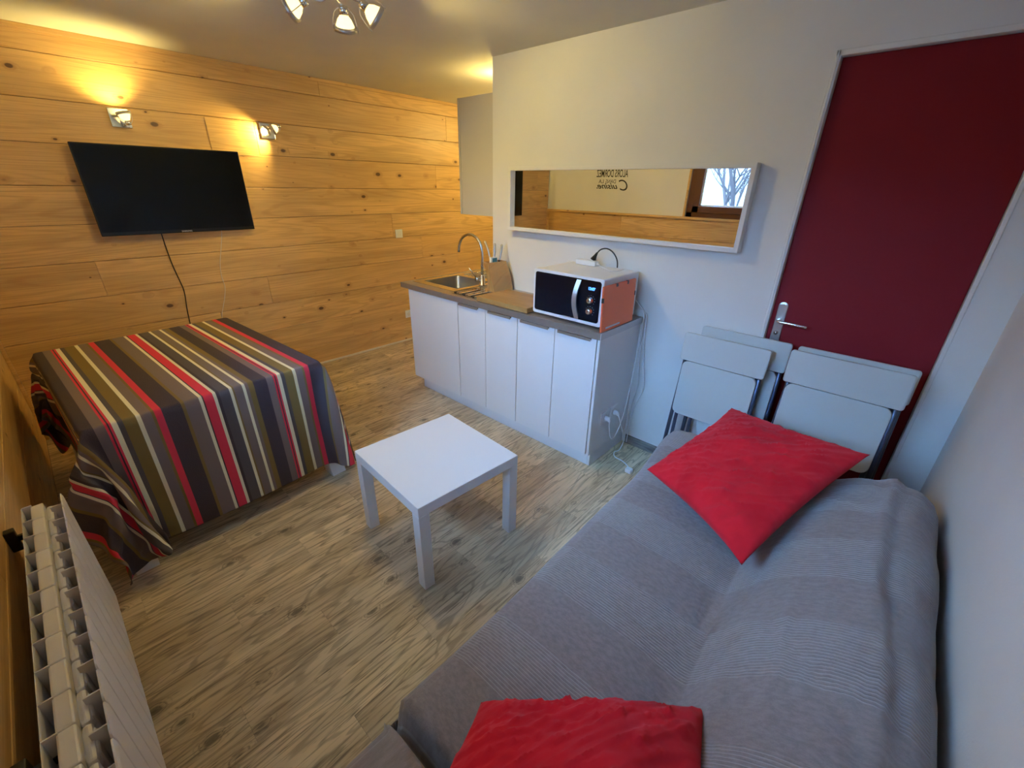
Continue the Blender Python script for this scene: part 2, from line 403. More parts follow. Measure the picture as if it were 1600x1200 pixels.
# access hatch in the boards: thin recessed line
ht = thing('access_hatch', 'small square pine access panel flush in the board wall between the two wall spots', 'panel', (XW, 1.28, 1.895))
obj('hatch_panel', B(XW - .003, XW + .0025, 1.12, 1.43, 1.775, 2.004, bev=.001), 'pine_y', ht)

# window wall behind the photographer
wb = struct('wall_back', B(XW - .1, -2.04, YR - .14, YR - .02, 1.3, ZC), 'white_wall', 'white wall with the window and lettering above pine panelling')
WX0, WX1, WZ0, WZ1 = -2.04, -0.30, 1.315, 2.2
for nm, a in (('wall_back_right', (WX1, XS + .1, YR - .14, YR - .02, 1.3, ZC)), ('wall_back_top', (WX0, WX1, YR - .14, YR - .02, WZ1, ZC)), ('wall_back_bottom', (XW - .1, XS + .1, YR - .14, YR - .018, 0, 1.3))):
    o = struct(nm, B(*a), 'white_wall', 'section of the window wall'); o.parent = wb
    for k_ in ('label', 'category', 'kind'):
        if k_ in o and k_ != 'kind': del o[k_]
for r_, (za, zb) in enumerate(((0, .215), (.215, .43), (.43, .65), (.65, .87), (.87, 1.09), (1.09, 1.30))):
    ys = [XW] + sorted([XW + .9 + (r_ * 1.13) % 1.8]) + [XS]
    for a, b in zip(ys, ys[1:]):
        bm = bmesh.new(); ch = .0022; th = .018
        lo = [bm.verts.new(p) for p in ((a, YR - th, za + .001), (b, YR - th, za + .001), (b, YR - th, zb - .001), (a, YR - th, zb - .001))]
        mi = [bm.verts.new((p.co.x, YR - ch, p.co.z)) for p in lo]
        hi = [bm.verts.new(p) for p in ((a + ch * .4, YR, za + .001 + ch), (b - ch * .4, YR, za + .001 + ch), (b - ch * .4, YR, zb - .001 - ch), (a + ch * .4, YR, zb - .001 - ch))]
        for p, q in ((lo, mi), (mi, hi)):
            for j in range(4): bm.faces.new((p[j], p[(j + 1) % 4], q[(j + 1) % 4], q[j]))
        bm.faces.new(hi); obj('board', bm, 'pine_x', wb)
struct('trim_2', B(XW, XS, YR - .02, YR + .022, 1.3, 1.325, bev=.005), 'pine_x', 'pine ledge capping the panelling of the window wall')
# corner batten
struct('trim_3', B(XW, XW + .03, YR, YR + .018, 0, 1.3, bev=.003), 'pine_x', 'upright pine batten in the corner by the striped table')
# window
win = struct('window_1', B(WX0, WX0 + .07, YR - .10, YR - .03, WZ0, WZ1, bev=.004), 'brown_frame', 'brown framed window looking onto bare trees')
fr = bmesh.new(); box(fr, WX1 - .07, WX1, YR - .10, YR - .03, WZ0, WZ1, .004); box(fr, WX0, WX1, YR - .10, YR - .03, WZ0, WZ0 + .06, .004); box(fr, WX0, WX1, YR - .10, YR - .03, WZ1 - .06, WZ1, .004)
obj('window_frame', fr, 'brown_frame', win)
mx = (WX0 + WX1) / 2
for (a, b) in ((WX0 + .06, mx), (mx, WX1 - .06)):
    sb = bmesh.new(); s0, s1, z0, z1 = a + .002, b - .002, WZ0 + .055, WZ1 - .055
    for q in ((s0, s0 + .075, z0, z1), (s1 - .075, s1, z0, z1), (s0, s1, z0, z0 + .07), (s0, s1, z1 - .07, z1)): box(sb, q[0], q[1], YR - .085, YR - .015, q[2], q[3], .006)
    sash = obj('sash', sb, 'brown_frame', win)
    obj('window_pane', B(s0 + .07, s1 - .07, YR - .055, YR - .05, z0 + .065, z1 - .065), 'glass', sash)
    gb = bmesh.new()
    for q in ((s0 + .075, s0 + .085, z0 + .07, z1 - .07), (s1 - .085, s1 - .075, z0 + .07, z1 - .07), (s0 + .075, s1 - .075, z0 + .07, z0 + .08)): box(gb, q[0], q[1], YR - .062, YR - .044, q[2], q[3])
    obj('glazing_bead', gb, 'white', sash)
hd = bmesh.new(); box(hd, mx + .03, mx + .055, YR - .015, YR - .002, 1.68, 1.80, .003); tube(hd, [(mx + .042, YR, 1.74), (mx + .042, YR + .03, 1.74), (mx + .042, YR + .035, 1.64)], .008)
obj('window_handle', hd, 'satin', win)
struct('trim_4', B(WX0 - .022, WX0, YR - .022, YR - .005, 1.325, WZ1 + .02, bev=.002), 'pine_x', 'narrow pine strip beside the window frame')
# lettering on the window wall, read from inside the room (seen back to front in the mirror)
let = thing('wall_lettering', 'black lettering sticker on the white wall opposite the mirror, seen reversed in it', 'sticker', (-3.0, YR - .02, 1.68))
def wtext(s, x, z, size, width, shear=0, bold=0.0):
    m = frame((x, YR - .0185, z), (-1, 0, 0), (0, 1, 0))
    return text_mesh('letters', s, size, m, 'ink', let, shear=shear, width=width, bold=bold)
wtext('ALORS', -2.80, 1.722, .115, .175, bold=.001); wtext('DORMEZ', -2.998, 1.722, .115, .235, bold=.001)
wtext('DANS', -2.955, 1.652, .062, .14); wtext('LA', -3.125, 1.652, .062, .07)
wtext('C', -2.79, 1.575, .17, .125, .3)
wtext('uisine.', -2.925, 1.592, .09, .295, .45, .0015)

# outside: snowy ground and bare trees
gs = struct('ground', B(-40, 40, -60, -1.2, -3.1, -3.0), 'snow', 'snow covered ground outside the window')
hill = bmesh.new()
hv = [[hill.verts.new((-40 + i * 4, -16 - j * 5, -3 + j * 0.8 + noise.noise(Vector((i * .4, j * .5, 2))) * 1.6)) for i in range(21)] for j in range(8)]
for j in range(7):
    for i in range(20): hill.faces.new((hv[j][i], hv[j][i + 1], hv[j + 1][i + 1], hv[j + 1][i]))
struct('hillside', hill, 'snow', 'pale snowy slope outside the window')
def bare_tree(loc, h, seed, label):
    rng = random.Random(seed); bm = bmesh.new()
    def grow(p, d, ln, r, lev):
        pts = [p]; q = Vector(p); dd = Vector(d)
        for i in range(4):
            dd = (dd + Vector((rng.uniform(-.18, .18), rng.uniform(-.18, .18), rng.uniform(-.03, .12)))).normalized(); q = q + dd * ln / 4; pts.append(q.copy())
        tube(bm, pts, [r, r * .85, r * .7, r * .55, r * .4], 5, False)
        if lev < 4:
            for _ in range(5 if lev < 2 else 4):
                k_ = rng.randint(1, 4); sd = Vector((rng.uniform(-1, 1), rng.uniform(-1, 1), rng.uniform(.2, .9))).normalized()
                grow(pts[k_], (dd * .5 + sd * .8).normalized(), ln * rng.uniform(.5, .68), r * .5, lev + 1)
    grow(Vector((0, 0, 0)), (0, 0, 1), h * .45, h * .018, 0)
    o = obj('bare_tree', bm, 'bark'); o.location = loc
    tag(o, label, 'tree', 'bare trees outside the window')
for i, (x, y, h) in enumerate(((4.0, -9, 8.5), (-0.2, -7.5, 7.5), (-4.6, -11, 9), (9, -13, 9.5), (-10.5, -9.5, 8), (2.0, -16, 9))):
    bare_tree((x, y, -3.05), h, 11 + i, 'bare grey winter tree standing in the snow outside the window')

# mirror wall (partition) with door opening
DX0, DX1, DZ = -0.475, 0.205, 2.112
wm = struct('wall_front', B(XE, DX0, YK, YK + .1, 0, ZC), 'white_wall', 'cream white partition wall carrying the long mirror')
for a in ((DX0, DX1, YK, YK + .1, DZ, ZC), (DX1, XS + .1, YK, YK + .1, 0, ZC)):
    o = obj('wall_section', B(*a), 'white_wall', wm)
struct('wall_right', B(XS, XS + .1, YR - .3, YK + .1, 0, ZC), 'white_wall', 'white wall behind the sofa')
struct('wall_corridor_side', B(XE, XE + .1, YK + .1, YF, 0, ZC), 'white_wall', 'white return wall carrying the wall cabinet')
struct('wall_corridor_end', B(XW - .1, XE + .1, YF, YF + .1, 0, ZC), 'white_wall', 'white end wall beyond the kitchenette')
struct('baseboard_front', B(-1.125, DX0 - .002, YK - .012, YK, 0, .062, bev=.002), 'skirting', 'grey wood-look skirting below the mirror wall')
# door
dr = thing('door', 'plain dark red flush door with metal lever handle behind the folding chairs', 'door', (-0.13, YK + .05, 0)); dr['kind'] = 'structure'; dr.name = 'door_1'
obj('door_leaf', B(DX0 + .022, DX1 - .018, YK + .024, YK + .064, .006, DZ - .022, bev=.002), 'door_red', dr)
fb = bmesh.new(); box(fb, DX0, DX0 + .02, YK - .006, YK + .1, 0, DZ, .003); box(fb, DX1 - .016, DX1, YK - .006, YK + .1, 0, DZ, .003); box(fb, DX0, DX1, YK - .006, YK + .1, DZ - .02, DZ, .003)
box(fb, DX0 + .008, DX0 + .012, YK - .010, YK - .004, 0, DZ); 
obj('door_frame', fb, 'trim', dr)
bm = bmesh.new(); rounded_plate(bm, .042, .215, .006, .0208, Matrix.Translation((-.412, YK + .024, .998)), 8)
hp = obj('handle_plate', bm, 'satin', dr)
hb = T(smooth_path([(-.412, YK + .02, 1.018), (-.412, YK - .022, 1.018), (-.400, YK - .032, 1.018), (-.36, YK - .033, 1.018), (-.285, YK - .030, 1.014)], 5), .0085, 12); obj('lever', hb, 'chrome', dr)
bm = bmesh.new(); lathe(bm, [(0, .012), (.009, .011), (.011, 0)], frame((-.412, YK + .017, .952), (1, 0, 0), (0, -1, 0))); obj('thumb_turn', bm, 'chrome', dr)

# ------------------------------------------------------------------ mirror
mi = thing('wall_mirror', 'long low mirror in a thin white frame on the cream wall', 'mirror', (-1.43, YK, 1.315))
mx0, mx1, mz0, mz1 = -2.203, -0.657, 1.317, 1.717
fw = .022
for nm, a in (('frame_rail', (mx0, mx1, YK - .06, YK - .001, mz1 - fw, mz1)), ('frame_rail', (mx0, mx1, YK - .06, YK - .001, mz0, mz0 + fw)),
              ('frame_stile', (mx0, mx0 + fw, YK - .06, YK - .001, mz0 + fw, mz1 - fw)), ('frame_stile', (mx1 - fw, mx1, YK - .06, YK - .001, mz0 + fw, mz1 - fw))):
    obj(nm, B(*a, bev=.0015), 'trim', mi)
obj('mirror_glass', B(mx0 + fw - .002, mx1 - fw + .002, YK - .036, YK - .030, mz0 + fw - .002, mz1 - fw + .002), 'mirror', mi)

# ------------------------------------------------------------------ television and its cables
tv = thing('television', 'large black flat television on the pine wall above the striped table', 'television', (XW, .805, 1.53))
bm = bmesh.new(); box(bm, -3.895, -3.872, .353, 1.257, 1.262, 1.795, .004)
obj('casing', bm, 'bezel', tv)
obj('back_housing', B(-3.93, -3.893, .50, 1.11, 1.31, 1.66, bev=.01), 'black', tv)
obj('wall_mount', B(XW, -3.925, .68, .93, 1.4, 1.6, bev=.003), 'black', tv)
obj('screen', B(-3.874, -3.8705, .361, 1.249, 1.285, 1.787), 'screen', tv)
text_mesh('logo', 'SAMSUNG', .014, frame((-3.8695, .782, 1.268), (0, 1, 0), (1, 0, 0)), 'logo', tv, width=.062, bold=.0003)
c1 = T(smooth_path([(-3.925, .67, 1.34), (XW + .012, .676, 1.22), (XW + .006, .684, 1.05), (XW + .006, .700, .92), (XW + .006, .706, .84), (XW + .006, .69, .70), (XW + .006, .68, .55), (XW + .01, .67, .35)], 6), .0035, 6)
tag(obj('power_cable', c1, 'black'), 'thin black cable hanging from the television down the pine wall', 'cable')
c2 = T(smooth_path([(-3.925, 1.05, 1.34), (XW + .010, 1.046, 1.24), (XW + .005, 1.02, 1.14), (XW + .005, .985, 1.02), (XW + .005, .972, .93), (XW + .005, .975, .84), (XW + .005, .955, .76), (XW + .005, .925, .68), (XW + .005, .90, .60), (XW + .005, .89, .4)], 6), .0028, 6)
tag(obj('aerial_cable', c2, 'cream_cord'), 'thin cream cable hanging from the television down the pine wall', 'cable')

# ------------------------------------------------------------------ spot lamps
def spot_head(parent, pos, d, s=1.0, k_energy=0, arm_from=None, glow=True):
    """reflector spot: socket, dished glass reflector, metal rim, wire clip"""
    m = frame(pos, Vector(d).orthogonal(), d)
    hs = thing_part('spot_head', L([(.010 * s, -.050 * s), (.015 * s, -.048 * s), (.015 * s, -.026 * s), (.010 * s, -.024 * s)], m, 16), 'chrome', parent)
    bm = bmesh.new(); lathe(bm, [(.008 * s, -.028 * s), (.014 * s, -.024 * s), (.024 * s, -.012 * s), (.031 * s, .004 * s), (.034 * s, .014 * s), (.032 * s, .014 * s), (.028 * s, .003 * s), (.012 * s, -.018 * s), (.006 * s, -.022 * s)], m, 20)
    obj('reflector', bm, 'glow', hs)
    bm = bmesh.new(); lathe(bm, [(.034 * s, .006 * s), (.038 * s, .006 * s), (.039 * s, .020 * s), (.035 * s, .021 * s), (.034 * s, .006 * s)], m, 24); obj('rim', bm, 'satin', hs)
    bm = bmesh.new(); lathe(bm, [(0.001, -.012 * s), (.007 * s, -.008 * s), (.007 * s, .002 * s), (.001, .008 * s)], m, 12); obj('bulb', bm, 'bulb', hs)
    bm = bmesh.new()
    for sg in (-1, 1):
        tube(bm, [m @ Vector(p) for p in smooth_path([(sg * .012 * s, 0, -.045 * s), (sg * .032 * s, 0, -.03 * s), (sg * .043 * s, 0, .006 * s), (sg * .043 * s, .006 * s, .022 * s)], 4)], .0018, 6)
    tube(bm, [m @ Vector((.03 * s * math.cos(a), .03 * s * math.sin(a), .016 * s)) for a in (0, PI)], .0012, 5)
    obj('wire_clip', bm, 'satin', hs)
    if arm_from is not None:
        e = Vector(pos) - Vector(d).normalized() * .048 * s
        obj('arm', T(smooth_path([arm_from, (Vector(arm_from) + e) / 2 + Vector((0, 0, -.004)), e], 5), .005, 8), 'chrome', parent)
    if k_energy:
        dn = Vector(d).normalized(); p = Vector(pos) + dn * .028 * s
        light('SPOT', p, k_energy, WARM, .02, aim=p + dn, angle=130, blend=.8)
def thing_part(name, bm, mat, parent): return obj(name, bm, mat, parent)
cl = thing('ceiling_spotlight', 'chrome ceiling fitting with several glowing spots', 'lamp', (-2.05, 1.13, ZC))
obj('ceiling_plate', B(-2.13, -1.97, 1.05, 1.21, ZC - .022, ZC - .001, bev=.004), 'chrome', cl)
obj('stem', T([(-2.05, 1.13, ZC - .02), (-2.05, 1.13, ZC - .06)], .012), 'chrome', cl)
for pos, d in (((-2.215, 1.055, 2.262), (-.75, -.62, -.45)), ((-2.155, 1.245, 2.235), (-.45, .25, -.95)), ((-2.035, 1.315, 2.262), (.25, .85, -.6)), ((-1.93, 1.02, 2.27), (.55, -.6, -.6))):
    spot_head(cl, pos, d, 1.25, 27, (-2.05, 1.13, ZC - .045))
w1 = thing('wall_spotlight', 'chrome wall spot aimed upwards, above the left half of the television', 'lamp', (XW, .645, 1.95))
obj('wall_plate', B(XW, XW + .018, .595, .697, 1.895, 2.0, bev=.003), 'chrome', w1)
spot_head(w1, (XW + .095, .66, 1.955), (-.12, -.18, 1), 1.0, 13, (XW + .018, .645, 1.93))
w2 = thing('wall_spotlight', 'chrome wall spot aimed down at the boards, right of the television', 'lamp', (XW, 1.52, 1.955))
obj('wall_plate', B(XW, XW + .018, 1.47, 1.572, 1.90, 2.005, bev=.003), 'chrome', w2)
spot_head(w2, (XW + .095, 1.545, 1.965), (-.30, -.80, -.42), 1.0, 16, (XW + .018, 1.52, 1.965))

# ------------------------------------------------------------------ kitchenette
YD = 1.957
def cabinet(label, x0, x1, doors, pulls, y1=2.415, end=None):
    t = thing('base_cabinet', label, 'cabinet', ((x0 + x1) / 2, (YD + y1) / 2, 0), group='white base cabinets of the kitchenette')
    bm = bmesh.new()
    box(bm, x0, x0 + .016, YD + .02, y1, .10, .848); box(bm, x1 - .016, x1, YD + .02, y1, .10, .848)
    box(bm, x0 + .016, x1 - .016, YD + .02, y1, .10, .116); box(bm, x0 + .016, x1 - .016, y1 - .01, y1, .116, .848)
    obj('carcass', bm, 'white_matt', t)
    for (a, b), pl_ in zip(doors, pulls):
        d = obj('door', B(a + .0018, b - .0018, YD, YD + .018, .104, .846, bev=.0012), 'white', t)
        if pl_:
            bm = bmesh.new(); p0, p1 = pl_; box(bm, p0, p1, YD - .012, YD + .004, .838, .848, .001); box(bm, p0, p1, YD - .014, YD - .011, .832, .848, .0008)
            obj('pull', bm, 'worktop', d)
    return t
cabinet('wide white cabinet under the sink with one plain door', -2.898, -2.307, [(-2.898, -2.307)], [None], y1=2.474)
cabinet('white two-door cabinet below the cutting board, beside the sink unit', -2.303, -1.733, [(-2.303, -2.023), (-2.023, -1.733)], [(-2.285, -2.09), (-1.99, -1.785)])
c3 = cabinet('white two-door cabinet below the microwave, at the open end', -1.731, -1.146, [(-1.731, -1.437), (-1.437, -1.15)], [(-1.70, -1.48), (-1.41, -1.185)])
side = tag(obj('end_panel', B(-1.146, -1.130, YD + .002, YK - .001, .10, .850, bev=.001), 'white', None), 'glossy white end panel closing the cabinets, carrying two sockets', 'panel')
kp = thing('plinth', 'white recessed plinth board along the foot of the cabinets', 'plinth', (-2.0, 2.01, 0))
obj('front_board', B(-2.84, -1.160, 2.003, 2.019, 0, .103, bev=.001), 'white_matt', kp); obj('side_board', B(-1.158, -1.142, 2.003, YK - .001, 0, .0995, bev=.001), 'white_matt', kp)
obj('side_board', B(-2.84, -2.824, 2.02, 3.6, 0, .103), 'white_matt', kp)
lb = thing('base_cabinet', 'white cabinet carcass continuing behind the sink towards the corridor', 'cabinet', (-2.65, 3.0, 0), group='white base cabinets of the kitchenette')
obj('carcass', B(-2.898, -2.415, 2.48, 3.62, .105, .849, bev=.001), 'white_matt', lb)
wk = thing('worktop', 'brown-edged metallic worktop over the white cabinets', 'worktop', (-2.05, 2.2, .852))
bm = bmesh.new(); z0, z1 = .852, .890; yb = YK - .001
bx0, bx1, by0, by1 = -2.88, -2.47, 2.10, 2.46
for a in ((-2.98, bx0, YD - .012, 3.65), (bx0, bx1, YD - .012, by0), (bx1, XE - .001, YD - .012, 3.65), (bx0, bx1, by1, 3.65)): box(bm, a[0], a[1], a[2], a[3], z0, z1)
box(bm, XE - .001, -1.124, YD - .012, yb, z0, z1)
obj('slab', bm, 'worktop', wk)
obj('end_strip', B(-1.124, -1.1205, YD - .012, yb, z0, z1), 'worktop_end', wk)
# sink
sk = thing('kitchen_sink', 'stainless steel inset sink with ribbed drainer', 'sink', (-2.67, 2.4, .89))
bm = bmesh.new()
sx0, sx1, sy0, sy1 = -2.935, -2.43, 2.03, 2.86
for a in ((sx0, bx0, sy0, sy1), (bx0, bx1, sy0, by0), (bx1, sx1, sy0, sy1), (bx0, bx1, by1, sy1)): box(bm, a[0], a[1], a[2], a[3], .8905, .8935)
obj('rim_plate', bm, 'steel', sk)
bm = bmesh.new(); nn = 6
def rrect(x0, x1, y0, y1, r, z):
    out = []
    for cx, cy, a0 in ((x1 - r, y1 - r, 0), (x0 + r, y1 - r, 90), (x0 + r, y0 + r, 180), (x1 - r, y0 + r, 270)):
        for i in range(nn + 1):
            a = math.radians(a0 + 90 * i / nn); out.append(bm.verts.new((cx + r * math.cos(a), cy + r * math.sin(a), z)))
    return out
rg = [rrect(bx0 + .001, bx1 - .001, by0 + .001, by1 - .001, .05, .8935), rrect(bx0 + .006, bx1 - .006, by0 + .006, by1 - .006, .05, .885), rrect(bx0 + .01, bx1 - .01, by0 + .01, by1 - .01, .05, .76), rrect(bx0 + .03, bx1 - .03, by0 + .03, by1 - .03, .04, .742)]
for a, b in zip(rg, rg[1:]):
    for j in range(len(a)): bm.faces.new((a[j], a[(j + 1) % len(a)], b[(j + 1) % len(a)], b[j])).smooth = True
bm.faces.new(rg[-1]); obj('bowl', bm, 'bowl_steel', sk)
obj('drain', L([(0, .7445), (.035, .7445), (.04, .7435), (.04, .7425)], Matrix.Translation((-2.675, 2.28, 0))), 'chrome', sk)
for i in range(9): obj('drainer_rib', T([(-2.86 + i * .046, 2.52, .895), (-2.86 + i * .046, 2.82, .895)], .004, 6), 'steel', sk)
rk = thing('draining_rack', 'flat draining grille of dark and silver bars between sink and cutting board', 'rack', (-2.28, 2.1, .89))
obj('tray', B(-2.40, -2.125, 1.985, 2.27, .8905, .894, bev=.001), 'steel', rk)
for i in range(6): obj('bar', B(-2.385 + i * .047, -2.366 + i * .047, 1.995, 2.19, .894, .903, bev=.002), 'black' if i % 2 == 0 else 'chrome', rk)
for i in range(5): obj('bar', B(-2.357 + i * .047, -2.347 + i * .047, 1.995, 2.19, .894, .906, bev=.002), 'chrome', rk)
# tap
tp = thing('tap', 'tall brushed swan-neck tap with side lever behind the sink bowl', 'tap', (-2.432, 2.325, .8935))
obj('base', L([(.028, 0), (.028, .006), (.022, .010), (.021, .075), (.012, .085)], Matrix.Translation((-2.432, 2.325, .8935))), 'steel', tp)
cx, cz, rr = -2.552, 1.142, .120
arc = [(-2.432, 2.325, .97), (-2.432, 2.325, 1.06)] + [(cx + rr * math.cos(a), 2.325 - .02 * (1 - math.cos(a)) / 2, cz + rr * math.sin(a)) for a in [PI * i / 14 for i in range(15)]] + [(cx - rr - .002, 2.303, 1.122)]
obj('spout', T(arc, .0105, 14), 'steel', tp)
bm = bmesh.new(); tube(bm, [(-2.445, 2.315, .945), (-2.462, 2.28, .945)], .02, 14); obj('mixer_body', bm, 'steel', tp)
obj('lever', T([(-2.462, 2.285, .958), (-2.475, 2.26, 1.0), (-2.49, 2.24, 1.03)], [.007, .0055, .005], 8), 'steel', tp)
# knife block
kb = thing('knife_block', 'faceted wooden knife block standing by the wall beside the tap', 'block', (-2.22, 2.31, .89), )
bm = bmesh.new(); zb, zt = .907, 1.10
base = [(-2.275, 2.225), (-2.185, 2.21), (-2.165, 2.385), (-2.26, 2.395)]; top = [(-2.305, 2.215), (-2.235, 2.20), (-2.215, 2.36), (-2.29, 2.37)]; mid = [(-2.28, 2.232), (-2.205, 2.195), (-2.18, 2.375), (-2.268, 2.385)]
rings = [[bm.verts.new((x, y, z)) for x, y in rr_] for rr_, z in ((base, .8945), (mid, 1.0), (top, zt))]
for a, b in zip(rings, rings[1:]):
    for j in range(4): bm.faces.new((a[j], a[(j + 1) % 4], b[(j + 1) % 4])); bm.faces.new((a[j], b[(j + 1) % 4], b[j]))
inn = [bm.verts.new((-2.2615 + (x + 2.2615) * .8, 2.286 + (y - 2.286) * .86, zt)) for x, y in top]; dn = [bm.verts.new(v.co + Vector((0, 0, -.05))) for v in inn]
for j in range(4): bm.faces.new((rings[2][j], rings[2][(j + 1) % 4], inn[(j + 1) % 4], inn[j])); bm.faces.new((inn[j], inn[(j + 1) % 4], dn[(j + 1) % 4], dn[j]))
bm.faces.new(dn); bm.faces.new(rings[0]); obj('body', bm, 'block', kb)
for i, (bx_, by_, tx, ty, th_, lb_) in enumerate(((-2.275, 2.26, -2.345, 2.27, .135, 'steel-handled knife leaning left in the wooden block, tallest'), (-2.25, 2.27, -2.265, 2.29, .125, 'steel-handled knife standing nearly upright, front of the block'), (-2.245, 2.32, -2.25, 2.35, .115, 'steel-handled knife at the wall side of the block'))):
    kn = thing('knife', lb_, 'knife', (bx_, by_, zt - .045), group='knives in the wooden block')
    obj('handle', T(smooth_path([(bx_, by_, zt + .005), ((bx_ + tx) / 2 + .006, (by_ + ty) / 2, zt + th_ * .55), (tx, ty, zt + th_)], 5), [.007] * 5 + [.0085] * 4 + [.0095, .006], 10), 'satin', kn)
    obj('bolster', T([(bx_, by_, zt - .045), (bx_, by_, zt + .008)], .0075, 8), 'black', kn)
ke = thing('sharpening_steel', 'small white and teal card sleeve in the knife block', 'sleeve', (-2.24, 2.25, zt - .04)); ke.name = 'card_sleeve'; ke['label'] = 'small white and teal card sleeve standing in the knife block'
obj('sleeve', B(-2.252, -2.235, 2.225, 2.29, zt - .045, zt + .035, bev=.001, mtx=None), 'white', ke); obj('printed_face', B(-2.2349, -2.2340, 2.24, 2.285, zt - .03, zt + .028), 'teal', ke)
# cutting board
cb = bmesh.new(); box(cb, -2.105, -1.655, 1.955, 2.262, .8925, .926, .004)
cbo = tag(obj('cutting_board', cb, 'board'), 'thick worn wooden cutting board lying on the worktop left of the microwave', 'board')
# microwave
mw = thing('microwave', 'white microwave oven with black glass front on the right end of the worktop', 'microwave', (-1.40, 2.17, .89))
X0, X1, Y0, Y1, Z0, Z1 = -1.640, -1.162, 2.0, 2.375, .905, 1.165
obj('body', B(X0, X1, Y0 + .004, Y1, Z0, Z1, bev=.008, seg=3), 'white', mw)
bm = bmesh.new(); rounded_plate(bm, X1 - X0, Z1 - Z0, .014, .012, Matrix.Translation(((X0 + X1) / 2, Y0 + .006, (Z0 + Z1) / 2))); obj('front_surround', bm, 'white', mw)
bm = bmesh.new(); rounded_plate(bm, .448, .226, .004, .014, Matrix.Translation(((X0 + X1) / 2, Y0 - .0075, (Z0 + Z1) / 2 + .002))); dd = obj('door_glass', bm, 'screen', mw)
hx = X1 - .150
bm = bmesh.new(); hp_ = [(hx - .004 - .012 * math.sin(PI * i / 12) * 0, Y0 - .016 - .022 * math.sin(PI * i / 12), Z0 + .022 + .218 * i / 12) for i in range(13)]
for i in range(12):
    (xa, ya, za), (xb, yb_, zb_) = hp_[i], hp_[i + 1]
    bow = lambda t: -.012 * math.sin(PI * t)
    for off, w in ((0, .026),):
        va = [bm.verts.new(p) for p in ((xa - .013 + bow(i / 12), ya, za), (xa + .013 + bow(i / 12), ya + .004, za), (xa + .013 + bow(i / 12), ya + .012, za), (xa - .013 + bow(i / 12), ya + .010, za))]
        vb = [bm.verts.new(p) for p in ((xb - .013 + bow((i + 1) / 12), yb_, zb_), (xb + .013 + bow((i + 1) / 12), yb_ + .004, zb_), (xb + .013 + bow((i + 1) / 12), yb_ + .012, zb_), (xb - .013 + bow((i + 1) / 12), yb_ + .010, zb_))]
        for j in range(4): bm.faces.new((va[j], va[(j + 1) % 4], vb[(j + 1) % 4], vb[j]))
bmesh.ops.remove_doubles(bm, verts=bm.verts, dist=1e-5)
obj('door_handle', bm, 'satin', mw)
for zc in (1.045, .985):
    bm = bmesh.new(); lathe(bm, [(.019, 0), (.019, .004), (.0165, .006), (.016, .018), (.013, .021), (0.0, .021)], frame((X1 - .072, Y0 - .0115, zc), (1, 0, 0), (0, -1, 0))); kn = obj('dial', bm, 'steel', mw)
    obj('dial_mark', B(X1 - .0732, X1 - .0708, Y0 - .0335, Y0 - .0322, zc - .004, zc + .013), 'black', kn)
    for j in range(9):
        a = math.radians(-40 + j * 32); rx = X1 - .072 + .026 * math.cos(a); rz = zc + .026 * math.sin(a)
        if j < 8: obj('dial_tick', B(rx - .0012, rx + .0012, Y0 - .0119, Y0 - .0115, rz - .0012, rz + .0012), 'logo', mw)
text_mesh('clock_display', '13:07', .021, frame((X1 - .090, Y0 - .0125, 1.100), (1, 0, 0), (0, -1, 0)), 'blue_led', mw, width=.042, bold=.0007)
text_mesh('logo', 'SAMSUNG', .011, frame((X1 - .248, Y0 - .0125, .920), (1, 0, 0), (0, -1, 0)), 'logo', mw, width=.052, bold=.0003)
for fx in (X0 + .04, X1 - .04):
    for fy in (Y0 + .05, Y1 - .04): obj('foot', L([(.016, 0), (.014, .0155)], Matrix.Translation((fx, fy, .890)), 12), 'black', mw)
# orange folder leaning on the microwave
fo = thing('folder', 'orange card folder standing against the side of the microwave', 'folder', (-1.145, 2.12, .89))
fm = Matrix.Rotation(math.radians(-2.2), 4, 'Y')
tr = Matrix.Translation((-1.136, 0, .8915)) @ fm
bm = bmesh.new(); box(bm, -.003, .0, 1.955, 2.300, 0, .245, .0008, mtx=tr); box(bm, .0035, .006, 1.955, 2.300, 0, .243, .0008, mtx=tr); box(bm, -.003, .006, 1.955, 2.300, 0, .003, mtx=tr); obj('cover', bm, 'orange', fo)
obj('label', B(.0062, .0068, 2.0, 2.15, .012, .022, mtx=tr), 'white', fo)
for q in ((2.08, 2.10, .228, .244), (2.20, 2.215, .226, .246), (2.293, 2.303, .15, .175), (1.953, 1.962, .16, .185)): obj('elastic', B(-.0035, .0075, q[0], q[1], q[2], q[3], mtx=tr), 'black', fo)
# adapter and cable on the microwave
pa = thing('power_adapter', 'white power adapter block lying on top of the microwave', 'adapter', (-1.49, 2.31, Z1))
obj('casing', B(-.072, .072, -.022, .022, 0, .03, bev=.005, mtx=Matrix.Translation((-1.487, 2.315, Z1 + .001)) @ Matrix.Rotation(-.03, 4, 'Z')), 'white', pa)
obj('strain_relief', T([(-1.415, 2.313, Z1 + .014), (-1.395, 2.312, Z1 + .012)], [.009, .005], 8), 'white', pa)
obj('cord', T(smooth_path([(-1.40, 2.312, Z1 + .012), (-1.37, 2.30, Z1 + .004), (-1.32, 2.27, Z1 + .003), (-1.27, 2.23, Z1 + .003), (-1.24, 2.27, Z1 + .003), (-1.25, 2.35, Z1 + .003)], 5), .0022, 6), 'white', pa)
gn = thing('gooseneck_cable', 'black curved cable with a cone-shaped end arching over the power adapter', 'cable', (-1.30, 2.37, Z1))
